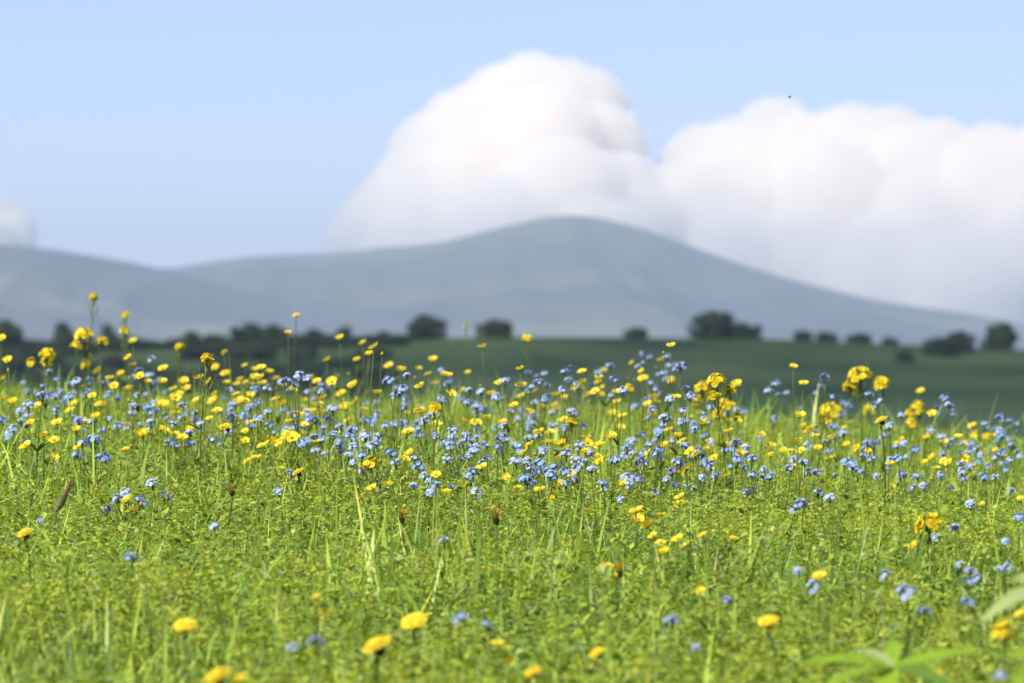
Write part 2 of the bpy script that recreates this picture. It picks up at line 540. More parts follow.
tree_at(190, 334, 352, 16, 890, 'tree', 'small dark crown between the mustard stalks and the wide crest clump', 'tree', G2)
tree_at(250, 326, 352, 34, 892, 'bush', 'left half of the wide dark clump on the wooded crest', 'bush', G2)
tree_at(275, 329, 352, 26, 893, 'bush', 'right half of the wide dark clump on the wooded crest', 'bush', G2)
tree_at(312, 332, 350, 20, 893, 'bush', 'small dark crown beside the tall single yellow flower on the wooded crest', 'bush', G2)
tree_at(346, 329, 348, 22, 894, 'bush', 'small dark crown behind the lone buttercup on the wooded crest', 'bush', G2)
tree_at(384, 334, 346, 16, 896, 'bush', 'last faint crown of the wood before the round crest bush', 'bush', G2)
WOOD = 'one of the indistinct dark trees filling the wooded hillside behind the flowers'
for i in range(165):
    px = random.uniform(-40, 400) if i < 165 else random.uniform(360, 560)
    lo = np.interp(px, [0, 300, 640], [352, 350, 356])
    y = random.uniform(790, 896) if i % 3 else random.uniform(888, 900)
    y = min(y, float(np.interp(px, [380, 430], [900, 868])))
    x = (px - 512) / F * y
    base = 341.5 + (CAM_Z - float(ground_z(x, y))) / y * F
    hp = random.uniform(14, 24) if px < 330 else random.uniform(7, 13)
    tree_at(px, max(base - hp, lo - 6), base, random.uniform(22, 42), y, random.choice(['tree', 'bush', 'bush']), WOOD, 'tree', G2)

# ------------------------------------------------------------------ grass
def sample_xy(density_view, density_side):
    pts = []
    n = int(4.0 * 13.6 * density_view)
    y = rng.uniform(2.4, 16.0, n); x = rng.uniform(-2.0, 2.0, n)
    ok = np.abs(x) < 0.115 * y + 0.12
    p1 = np.stack([x[ok], y[ok]], -1)
    n2 = int(10 * 18.4 * density_side)
    x = rng.uniform(-5, 5, n2); y = rng.uniform(0.6, 19.0, n2)
    ok = ~((np.abs(x) < 0.115 * y + 0.12) & (y > 2.4) & (y < 16.0))
    return np.concatenate([p1, np.stack([x[ok], y[ok]], -1)])

def vnoise(x, y, s, seed):
    """Cheap smooth value noise on arrays."""
    r = np.random.default_rng(seed).random((64, 64))
    u, v = x * s + 200, y * s + 200
    i, j = np.floor(u).astype(int), np.floor(v).astype(int)
    fu, fv = u - i, v - j
    fu, fv = fu * fu * (3 - 2 * fu), fv * fv * (3 - 2 * fv)
    g = lambda a, b: r[a % 64, b % 64]
    return (g(i, j) * (1 - fu) + g(i + 1, j) * fu) * (1 - fv) + (g(i, j + 1) * (1 - fu) + g(i + 1, j + 1) * fu) * fv

def palette(n, cols, wts, spread=0.2):
    c = np.array(cols)[rng.choice(len(cols), n, p=np.array(wts) / sum(wts))]
    return c * (1 + rng.uniform(-spread, spread, (n, 1))) * (1 + rng.uniform(-.08, .08, (n, 3)))

def build_grass():
    P = sample_xy(5200, 900)
    n = len(P)
    x, y = P[:, 0], P[:, 1]
    z = ground_z(x, y)
    clump = vnoise(x, y, 3.2, 3)
    h = rng.gamma(8, 0.0088, n) * (0.75 + 0.5 * clump) + 0.02
    tall = rng.random(n) < 0.011
    h = np.where(tall, h * rng.uniform(1.3, 1.8, n), h)
    h = h * (1 + 0.15 * np.clip((y - 8) / 3, 0, 1))
    h = np.minimum(h, 0.24)
    w = rng.uniform(0.0010, 0.0026, n) * np.where(tall, 0.8, 1.0)
    broad = rng.random(n) < 0.06
    w = np.where(broad, w * 1.9, w)
    az = rng.uniform(0, 2 * np.pi, n)
    lean = np.abs(rng.normal(0.12, 0.38, n))
    bend = rng.uniform(0.0, 1.0, n) ** 1.3
    fac = az + np.pi / 2 + rng.normal(0, 0.5, n)
    sx, sy = np.cos(fac), np.sin(fac)
    T = [0, 0.35, 0.7, 1.0]
    Wd = [0.75, 1.0, 0.7, 0.06]
    V = np.empty((n, 8, 3), np.float32)
    for k, (t, ww) in enumerate(zip(T, Wd)):
        ang = lean + bend * t * 1.3
        r = h * t * np.sin(ang * 0.8)
        zz = h * t * np.cos(ang * 0.8)
        cx, cy = x + np.cos(az) * r, y + np.sin(az) * r
        V[:, 2 * k] = np.stack([cx - sx * w * ww, cy - sy * w * ww, z + zz - 0.004], -1)
        V[:, 2 * k + 1] = np.stack([cx + sx * w * ww, cy + sy * w * ww, z + zz - 0.004], -1)
    q = np.array([[0, 1, 3, 2], [2, 3, 5, 4], [4, 5, 7, 6]])
    Q = (np.arange(n)[:, None, None] * 8 + q[None]).reshape(-1, 4)
    c = palette(n, [(0.195, 0.295, 0.042), (0.27, 0.365, 0.05), (0.095, 0.17, 0.032), (0.36, 0.43, 0.07), (0.40, 0.35, 0.16), (0.21, 0.31, 0.10)], [34, 32, 15, 12, 2, 8], 0.3)
    tone = vnoise(x, y, 1.3, 9)[:, None]
    c = c * (1.18 + 0.54 * tone)
    me = quad_mesh('grass', V.reshape(-1, 3), Q, np.repeat(c, 8, 0), M_grass)
    tag(put('grass', me), 'yellow green meadow grass of fine upright blades in sunlight', kind='stuff')

def build_leaflets():
    """Small broad leaves low among the grass, and the lime yellow froth of tiny blossom on top of it."""
    P = sample_xy(1500, 110)
    x0, y0 = P[:, 0], P[:, 1]
    keep = vnoise(x0, y0, 2.0, 21) > 0.30
    P = P[keep]
    k = 16
    n = len(P) * k
    cx = np.repeat(P[:, 0], k); cy = np.repeat(P[:, 1], k)
    top = np.repeat(rng.uniform(0.05, 0.125, len(P)), k)
    lvl = np.tile(np.linspace(0.3, 1, k), len(P))
    a = rng.uniform(0, 2 * np.pi, n)
    L = rng.uniform(0.008, 0.022, n) * (1.25 - 0.5 * lvl)
    Wd = L * rng.uniform(0.35, 0.6, n)
    x = cx + rng.normal(0, .006, n); y = cy + rng.normal(0, .006, n)
    z = ground_z(x, y) + top * lvl + rng.normal(0, .004, n)
    el = rng.uniform(-0.4, 0.7, n)
    d = np.stack([np.cos(a) * np.cos(el), np.sin(a) * np.cos(el), np.sin(el)], -1)
    s = np.stack([-np.sin(a), np.cos(a), rng.uniform(-.4, .4, n)], -1)
    p = np.stack([x, y, z], -1)
    V = np.empty((n, 4, 3), np.float32)
    V[:, 0] = p
    V[:, 1] = p + d * (L * .55)[:, None] + s * (Wd * .5)[:, None]
    V[:, 2] = p + d * L[:, None]
    V[:, 3] = p + d * (L * .55)[:, None] - s * (Wd * .5)[:, None]
    Q = np.arange(n * 4).reshape(-1, 4)
    c = palette(n, [(0.25, 0.355, 0.045), (0.33, 0.44, 0.06), (0.13, 0.22, 0.04), (0.30, 0.40, 0.15)], [4, 3, 2.5, 1], 0.32)
    tag(put('undergrowth', quad_mesh('undergrowth', V.reshape(-1, 3), Q, np.repeat(c, 4, 0), M_leaf)), 'small leafy green undergrowth between the grass blades', kind='stuff')
    # lime blossom
    P = sample_xy(700, 80)
    x0, y0 = P[:, 0], P[:, 1]
    m = vnoise(x0, y0, 2.6, 33)
    P = P[(m > 0.42) & (rng.random(len(P)) < 0.25 + m)]
    k = 22
    n = len(P) * k
    cx = np.repeat(P[:, 0], k); cy = np.repeat(P[:, 1], k)
    top = np.repeat(rng.uniform(0.06, 0.125, len(P)), k)
    rad = np.repeat(rng.uniform(.004, .010, len(P)), k)
    x = cx + rng.normal(0, 1, n) * rad; y = cy + rng.normal(0, 1, n) * rad
    z = ground_z(x, y) + top - rng.random(n) ** 2 * 0.03
    s0 = rng.uniform(0.0014, 0.0028, n)
    a = rng.uniform(0, 2 * np.pi, n)
    u = np.stack([np.cos(a), np.sin(a), rng.uniform(-.6, .6, n)], -1)
    v = np.stack([-np.sin(a), np.cos(a), rng.uniform(-.6, .6, n)], -1)
    p = np.stack([x, y, z], -1)
    V = np.empty((n, 4, 3), np.float32)
    V[:, 0] = p - u * s0[:, None]; V[:, 1] = p - v * s0[:, None]; V[:, 2] = p + u * s0[:, None]; V[:, 3] = p + v * s0[:, None]
    c = palette(n, [(0.43, 0.49, 0.045), (0.35, 0.44, 0.04), (0.54, 0.54, 0.09)], [4, 4, 2])
    tag(put('blossom', quad_mesh('blossom', V.reshape(-1, 3), np.arange(n * 4).reshape(-1, 4), np.repeat(c, 4, 0), M_leaf)),
        'lime yellow froth of tiny blossom low in the grass', kind='stuff')
build_grass()
build_leaflets()

# ------------------------------------------------------------------ flowers: prototypes
GREEN, DGREEN, BROWN = (0.14, 0.21, 0.035), (0.10, 0.15, 0.04), (0.10, 0.065, 0.03)
BLUES = [(0.29, 0.48, 0.88), (0.35, 0.54, 0.90), (0.34, 0.43, 0.85), (0.48, 0.62, 0.91)]
YEL = [(0.88, 0.74, 0.05), (0.90, 0.77, 0.08), (0.88, 0.68, 0.03), (0.86, 0.72, 0.06)]
MUST = [(0.86, 0.70, 0.03), (0.90, 0.76, 0.05), (0.78, 0.60, 0.02)]

def spath(h, sway=0.012, n=6):
    """A stem path from (0,0,0) to (0,0,h) with a little sway."""
    a, b = random.uniform(0, 6.28), random.uniform(0.6, 1.3)
    return [(sway * math.sin(math.pi * t * b) * (1 - t) * math.cos(a) * 2, sway * math.sin(math.pi * t) * math.sin(a), h * t) for t in [i / (n - 1) for i in range(n)]]

def frame(n, at):
    n = Vector(n).normalized()
    q = n.to_track_quat('Z', 'Y')
    return Matrix.Translation(Vector(at)) @ q.to_matrix().to_4x4() @ Matrix.Rotation(random.uniform(0, 6.28), 4, 'Z')

def floret(b, at, normal, r, np_, tint, eye=None, cup=0.25):
    st = len(b.v)
    for k in range(np_):
        a = 2 * math.pi * k / np_
        ca, sa = math.cos(a), math.sin(a)
        w = r * (0.62 if np_ == 5 else 0.7)
        def P(l, s, z):
            return Vector((ca * l - sa * s, sa * l + ca * s, z))
        b.add([P(r * .08, 0, 0), P(r * .55, -w * .95, r * cup * .5), P(r * .92, -w * .6, r * cup), P(r * 1.02, 0, r * cup * .85), P(r * .92, w * .6, r * cup), P(r * .55, w * .95, r * cup * .5)],
              [(0, 1, 2, 3), (0, 3, 4, 5)], jit(tint, 0.08))
    if eye:
        b.ball((0, 0, r * .12), r * 0.26, eye, 0.6, 5, 3)
    b.xform(frame(normal, at), st)

def hemi(up=0.1):
    while True:
        d = Vector((random.gauss(0, 1), random.gauss(0, 1), random.gauss(0, 1))).normalized()
        if d.z > up:
            return d

def leaf_blade(b, at, az, L, w, tint, lift=0.9, droop=0.5):
    d = Vector((math.cos(az), math.sin(az), 0))
    pts, ws = [], []
    for i in range(6):
        t = i / 5
        pts.append(Vector(at) + d * (L * t * (0.75 + .25 * t)) + Vector((0, 0, L * (lift * t - droop * t * t))))
        ws.append(w * (math.sin(math.pi * (0.12 + 0.86 * t)) ** 0.8) + 0.0002)
    b.strip(pts, ws, (-d.y, d.x, 0), tint, 0.25)

# each prototype: {'h': height, parts: [(name, mesh, [(sub name, mesh)])]}
def forget_head(r, n):
    b = MB()
    base = random.choice(BLUES)
    off = -r * 0.5
    for _ in range(n):
        d = hemi(-0.15)
        floret(b, d * r * random.uniform(.85, 1.1) + Vector((0, 0, off)), d + Vector((0, 0, .35)), random.uniform(.0028, .0037), 5, jit(base, .12), (0.8, 0.62, 0.1), .12)
    for _ in range(int(n * .5)):
        d = hemi(-0.6)
        b.ball(d * r * .75 + Vector((0, 0, off)), random.uniform(.0010, .0017), random.choice([(0.20, 0.16, 0.42), (0.12, 0.11, 0.22), (0.30, 0.28, 0.6)]), 1.4, 5, 4)
    b.tube([(0, 0, -r * 1.6), (0, 0, off * .6)], .0009, .0006, DGREEN)
    for _ in range(5):
        d = hemi(0.0)
        b.tube([(0, 0, off - r * .5), d * r * .8 + Vector((0, 0, off))], .0005, .0004, DGREEN, 4)
    return b.mesh('flower_head', M_petal, False)

FHEADS = [forget_head(random.uniform(.0075, .0105), random.randint(12, 18)) for _ in range(10)] 
FSMALL = [forget_head(random.uniform(.005, .007), random.randint(6, 9)) for _ in range(5)]

def forget_proto(h, solo=False):
    stem, fol = MB(), MB()
    path = spath(h)
    stem.tube(path, .0011, .0008, DGREEN)
    parts = [('flower_head', random.choice(FHEADS), (0, 0, h), [])]
    for k in range(0 if solo else random.choice([1, 1, 2, 2, 3])):
        t = random.uniform(.55, .8)
        i = min(int(t * 5), 4)
        p0 = Vector(path[i])
        a = random.uniform(0, 6.28)
        L = random.uniform(.015, .032)
        e = p0 + Vector((L * math.cos(a), L * math.sin(a), (h - p0.z) * random.uniform(.55, .95)))
        m = p0.lerp(e, .5) + Vector((math.cos(a), math.sin(a), 0)) * .005
        stem.tube([p0, m, e], .0008, .0006, DGREEN)
        parts.append(('flower_head', random.choice(FHEADS if random.random() < .45 else FSMALL), tuple(e), []))
    for k in range(6):
        t = random.uniform(.08, .75)
        p = Vector(path[min(int(t * 5), 5)])
        leaf_blade(fol, p, random.uniform(0, 6.28), random.uniform(.022, .04), random.uniform(.0028, .0045), jit((0.09, 0.15, 0.035), .2), 1.0, .5)
    return {'h': h, 'parts': [('stem', stem.mesh('stem', M_leaf), (0, 0, 0), []), ('foliage', fol.mesh('foliage', M_leaf), (0, 0, 0), [])] + parts}

def butter_head(r, tilt, openness):
    b, s = MB(), MB()
    tint = random.choice(YEL)
    for k in range(5):
        a = 2 * math.pi * k / 5 + random.uniform(-.1, .1)
        d = Vector((math.cos(a), math.sin(a), 0)); sd = Vector((-math.sin(a), math.cos(a), 0))
        pts, ws = [], []
        for i in range(6):
            t = i / 5
            ang = openness * t
            pts.append(d * (r * (.08 + t * .92) * math.cos(ang * .75)) + Vector((0, 0, r * t * math.sin(ang))))
            ws.append(r * (.10 + .56 * math.sin(math.pi * min(t * .62, 1))) * (0.72 if i == 5 else 1))
        b.strip(pts, ws, sd, jit(tint, .06), .18)
    for k in range(22):
        d = hemi(.35)
        s.tube([(0, 0, r * .05), d * r * random.uniform(.3, .42)], .0004, .0005, jit((0.80, 0.52, 0.02), .15), 4)
    s.ball((0, 0, r * .12), r * .17, (0.45, 0.48, 0.05), .9)
    for k in range(5):
        a = 2 * math.pi * (k + .5) / 5
        leaf_blade(b, (0, 0, -.0006), a, r * .5, r * .14, (0.28, 0.30, 0.04), .15, .5)
    T = Matrix.Rotation(tilt, 4, 'X')
    b.xform(T); s.xform(T)
    return b.mesh('flower_head', M_petal), s.mesh('stamens', M_petal)

BHEADS = [butter_head(random.uniform(.0105, .0125), random.uniform(-.2, .2), random.uniform(.3, .75)) for _ in range(10)]
def bud_mesh():
    b = MB()
    b.ball((0, 0, .003), .0036, (0.45, 0.42, 0.04), 1.2)
    b.ball((0, 0, .0015), .0034, (0.16, 0.22, 0.04), 1.0)
    return b.mesh('flower_bud', M_leaf)
BUD = bud_mesh()

def butter_proto(h):
    stem, fol = MB(), MB()
    path = spath(h)
    stem.tube(path, .0012, .0008, jit((0.14, 0.20, 0.04)))
    parts = []
    hm, sm = random.choice(BHEADS)
    parts.append(('flower_head', hm, (0, 0, h), [('stamens', sm)]))
    for k in range(random.choice([0, 1, 1, 2])):
        t = random.uniform(.45, .75)
        p0 = Vector(path[min(int(t * 5), 4)])
        a = random.uniform(0, 6.28); L = random.uniform(.02, .045)
        e = p0 + Vector((L * math.cos(a), L * math.sin(a), (h - p0.z) * random.uniform(.5, .9)))
        stem.tube([p0, p0.lerp(e, .5) + Vector((math.cos(a), math.sin(a), 0)) * .006, e], .0009, .0006, jit((0.14, 0.20, 0.04)))
        if random.random() < .5:
            hm, sm = random.choice(BHEADS)
            parts.append(('flower_head', hm, tuple(e), [('stamens', sm)]))
        else:
            parts.append(('flower_bud', BUD, tuple(e), []))
    for k in range(5):
        t = random.uniform(.05, .6)
        p = Vector(path[min(int(t * 5), 5)])
        a = random.uniform(0, 6.28)
        for da in (-.5, 0, .5):
            leaf_blade(fol, p, a + da, random.uniform(.02, .035), random.uniform(.0015, .003), jit(GREEN, .2), .7, .5)
    return {'h': h, 'parts': [('stem', stem.mesh('stem', M_leaf), (0, 0, 0), []), ('foliage', fol.mesh('foliage', M_leaf), (0, 0, 0), [])] + parts}

def hawk_head(r, withered=False):
    b, s = MB(), MB()
    if withered:
        for k in range(16):
            a = 6.283 * k / 16 + random.uniform(-.1, .1)
            d = Vector((math.cos(a), math.sin(a), 0))
            b.strip([d * r * .1, d * r * .3 + Vector((0, 0, r * .5)), d * r * random.uniform(.3, .6) + Vector((0, 0, r * random.uniform(.8, 1.1)))], [r * .06, r * .1, r * .05], (-d.y, d.x, 0), jit(random.choice([(0.55, 0.28, 0.03), (0.30, 0.15, 0.04), (0.62, 0.40, 0.03)]), .2))
    else:
        for ring, (L, lift, n) in enumerate([(1.0, .06, 26), (.84, .24, 22), (.62, .46, 18), (.40, .8, 13)]):
            for k in range(n):
                a = 6.283 * (k + .5 * ring) / n + random.uniform(-.06, .06)
                d = Vector((math.cos(a), math.sin(a), 0))
                l = r * L * random.uniform(.9, 1.05)
                z = l * lift * random.uniform(.7, 1.3)
                b.strip([d * r * .06 + Vector((0, 0, .001)), d * l * .55 + Vector((0, 0, z * .8)), d * l * .95 + Vector((0, 0, z)), d * l + Vector((0, 0, z * .9))], [r * .05, r * .11, r * .11, r * .06],
                        (-d.y, d.x, 0), jit(random.choice(YEL), .07), .15)
    for i in range(3):
        for k in range(12):
            a = 6.283 * (k + .5 * i) / 12
            d = Vector((math.cos(a), math.sin(a), 0))
            s.strip([d * r * .10 + Vector((0, 0, -r * .75)), d * r * .33 + Vector((0, 0, -r * (.5 - .1 * i))), d * r * (.36 - .02 * i) + Vector((0, 0, r * .04))], [r * .06, r * .1, r * .03], (-d.y, d.x, 0), jit((0.05, 0.06, 0.025), .3))
    T = Matrix.Rotation(random.uniform(-.12, .12), 4, 'X')
    b.xform(T); s.xform(T)
    return b.mesh('flower_head', M_petal), s.mesh('involucre', M_leaf)

HHEADS = [hawk_head(.0125) for _ in range(4)]
HWITH = [hawk_head(.010, True) for _ in range(2)]
def hawk_proto(h, withered=False):
    stem = MB()
    path = spath(h, .015)
    stem.tube(path[:-1] + [(0, 0, h - .008)], .0014, .0016, jit((0.11, 0.14, 0.04)))
    fol = MB()
    for k in range(7):
        leaf_blade(fol, (0, 0, .002), k * .9 + random.uniform(-.2, .2), random.uniform(.06, .09), .006, jit(GREEN, .2), .5, .4)
    hm, sm = random.choice(HWITH if withered else HHEADS)
    return {'h': h, 'parts': [('stem', stem.mesh('stem', M_leaf), (0, 0, 0), []), ('foliage', fol.mesh('foliage', M_leaf), (0, 0, 0), []), ('flower_head', hm, (0, 0, h), [('involucre', sm)])]}

def mustard_head(r, tallness, n):
    b = MB()
    for _ in range(n):
        d = hemi(-.1)
        p = Vector((d.x * r, d.y * r, d.z * r * tallness - r * .4))
        p = p * random.uniform(.7, 1.25)
        floret(b, p, d + Vector((random.gauss(0, .3), random.gauss(0, .3), .25 + random.gauss(0, .2))), random.uniform(.0042, .0054), 4, jit(random.choice(MUST), .08), (0.55, 0.55, 0.05), .2)
        b.tube([(0, 0, p.z - r * .5), p], .0005, .0004, (0.25, 0.30, 0.04), 4)
    for _ in range(10):
        d = hemi(.5)
        b.ball(d * r * .45 + Vector((0, 0, r * (tallness - .7))), .0016, (0.45, 0.48, 0.06), 1.4, 5, 4)
    b.tube([(0, 0, -r * 2.2), (0, 0, 0)], .0012, .0008, (0.18, 0.24, 0.04))
    return b.mesh('flower_head', M_petal, False)
MHEADS = [mustard_head(.0115, 1.0, 30), mustard_head(.0105, 1.25, 28), mustard_head(.0120, .9, 32), mustard_head(.0110, 1.1, 26)]
MSMALL = [mustard_head(.008, .9, 20), mustard_head(.0075, 1.1, 18)]
def pod_mesh():
    b = MB()
    b.tube([(0, 0, 0), (.004, 0, .004)], .0004, .0004, GREEN, 4)
    b.tube([(.004, 0, .004), (.009, 0, .012), (.012, 0, .022), (.0125, 0, .027)], .0012, .0004, (0.17, 0.22, 0.04), 5)
    return b.mesh('seed_pod', M_leaf)
POD = pod_mesh()
def mustard_proto(h, big):
    stem, fol = MB(), MB()
    path = spath(h, .014)
    stem.tube(path, .0013, .0008, (0.13, 0.19, 0.035))
    parts = [('flower_head', random.choice(MHEADS if big else MSMALL), (0, 0, h), [])]
    for k in range(random.choice([0, 1, 2]) if big else 0):
        p0 = Vector(path[4]); a = random.uniform(0, 6.28); L = random.uniform(.014, .026)
        e = p0 + Vector((L * math.cos(a), L * math.sin(a), (h - p0.z) * random.uniform(.35, .7)))
        stem.tube([p0, p0.lerp(e, .5), e], .0009, .0007, (0.13, 0.19, 0.035))
        parts.append(('flower_head', random.choice(MSMALL), tuple(e), []))
    for k in range(5):
        parts.append(('seed_pod', POD, (0, 0, h - .022 - .010 * k), []))
    for k in range(6):
        t = random.uniform(.1, .7)
        leaf_blade(fol, path[min(int(t * 5), 5)], random.uniform(0, 6.28), random.uniform(.03, .055), random.uniform(.004, .008), jit(GREEN, .15), .7, .5)
    return {'h': h, 'parts': [('stem', stem.mesh('stem', M_leaf), (0, 0, 0), []), ('foliage', fol.mesh('foliage', M_leaf), (0, 0, 0), [])] + parts}

HS = [.11, .135, .16, .19, .225, .27, .32, .38]
PROTO = {
    'forget_me_not': [forget_proto(h * random.uniform(.97, 1.03)) for h in HS[:6] for _ in range(6)] + [forget_proto(h) for h in HS[6:]],
    'single_forget': [forget_proto(h, True) for h in HS[:6] for _ in range(2)],
    'buttercup': [butter_proto(h * random.uniform(.97, 1.03)) for h in HS[:6] for _ in range(5)] + [butter_proto(h) for h in HS[6:]],
    'hawkbit': [hawk_proto(h) for h in HS for _ in range(2)],
    'withered_hawkbit': [hawk_proto(h, True) for h in HS[:5]],
    'mustard_plant': [mustard_proto(h, True) for h in HS for _ in range(2)],
    'thin_mustard': [mustard_proto(h, False) for h in HS for _ in range(2)],
}
NAME = {'single_forget': 'forget_me_not', 'withered_hawkbit': 'hawkbit', 'thin_mustard': 'mustard_plant'}
CAT = {'forget_me_not': 'forget-me-not', 'buttercup': 'buttercup', 'hawkbit': 'hawkbit', 'withered_hawkbit': 'hawkbit', 'mustard_plant': 'mustard plant', 'thin_mustard': 'mustard plant'}
GROUP = {'forget_me_not': 'blue forget-me-nots in the meadow', 'buttercup': 'yellow buttercups in the meadow', 'hawkbit': 'hawkbits in the meadow', 'withered_hawkbit': 'hawkbits in the meadow',
         'mustard_plant': 'mustard plants in the meadow', 'thin_mustard': 'mustard plants in the meadow'}

CANOPY = 0.115
def depth_for(px, py, above):
    """How far off a flower stands whose head shows at that place, its head `above` metres over the grass."""
    hi = random.uniform(8.8, 14.2) if py < 470 else 12
    best = None
    for d in np.linspace(3.7, hi, 200):
        x = (px - 512) / F * d
        a = CAM_Z - (py - 341.5) / F * d - float(ground_z(x, d)) - CANOPY
        c = abs(a - above)
        if best is None or c < best[0]:
            best = (c, d)
    return best[1] + random.uniform(-.05, .05)

flowers = []            # (object, kind, px, py)
def plant(kind, px, py, label=None, phrase=None, size=1.0, d=None):
    above = random.uniform(.015, .06) if py < 470 else random.uniform(.0, .028)
    d = d or depth_for(px, py, above)
    x = (px - 512) / F * d
    zh = CAM_Z - (py - 341.5) / F * d
    zg = float(ground_z(x, d))
    hh = max(zh - zg + .01, .06)
    src = 'single_forget' if kind == 'forget_me_not' and py > random.choice([478, 478, 440]) and not (label and ('trio' in label or 'double' in label)) else kind
    pool = sorted(PROTO[src], key=lambda p: abs(p['h'] - hh))[:6]
    p = random.choice(pool) if abs(pool[-1]['h'] - hh) < .05 else pool[0]
    o = empty(NAME.get(kind, kind), (x, d, zh - hh), random.uniform(0, 6.28))
    s = size * {'forget_me_not': 0.98, 'buttercup': 0.91, 'hawkbit': 1.12, 'thin_mustard': 1.12, 'withered_hawkbit': 1.1}.get(kind, 1.38) * (0.72 if py > 520 and not label else 0.88 if py > 450 and not label else 1)
    o.scale = (s, s, s)
    hz = hh / s
    for name, mesh, at, subs in p['parts']:
        c = put(name, mesh, o)
        if name in ('stem', 'foliage'):
            c.scale = (1, 1, hz / p['h'])
        else:
            c.location = (at[0], at[1], at[2] * hz / p['h'])
            tilt = {'flower_head': {'buttercup': random.uniform(.1, .75), 'hawkbit': random.uniform(.35, .6)}.get(kind, random.uniform(0, .3)), 'flower_bud': .2}.get(name, 0)
            az = math.atan2(S.y, S.x) + random.gauss(0, .35 if kind == 'hawkbit' else .6)
            ax = Vector((-math.sin(az), math.cos(az), 0))
            c.rotation_euler = (Matrix.Rotation(-o.rotation_euler.z, 3, 'Z') @ Matrix.Rotation(tilt, 3, ax) @ Matrix.Rotation(random.uniform(0, 6.28), 3, 'Z')).to_euler()
        for sn, smesh in subs:
            put(sn, smesh, c)
    tag(o, label, CAT[kind], GROUP[kind])
    flowers.append((o, kind, px, py))
    if phrase:
        landmarks.append((px, py, phrase))
    return o

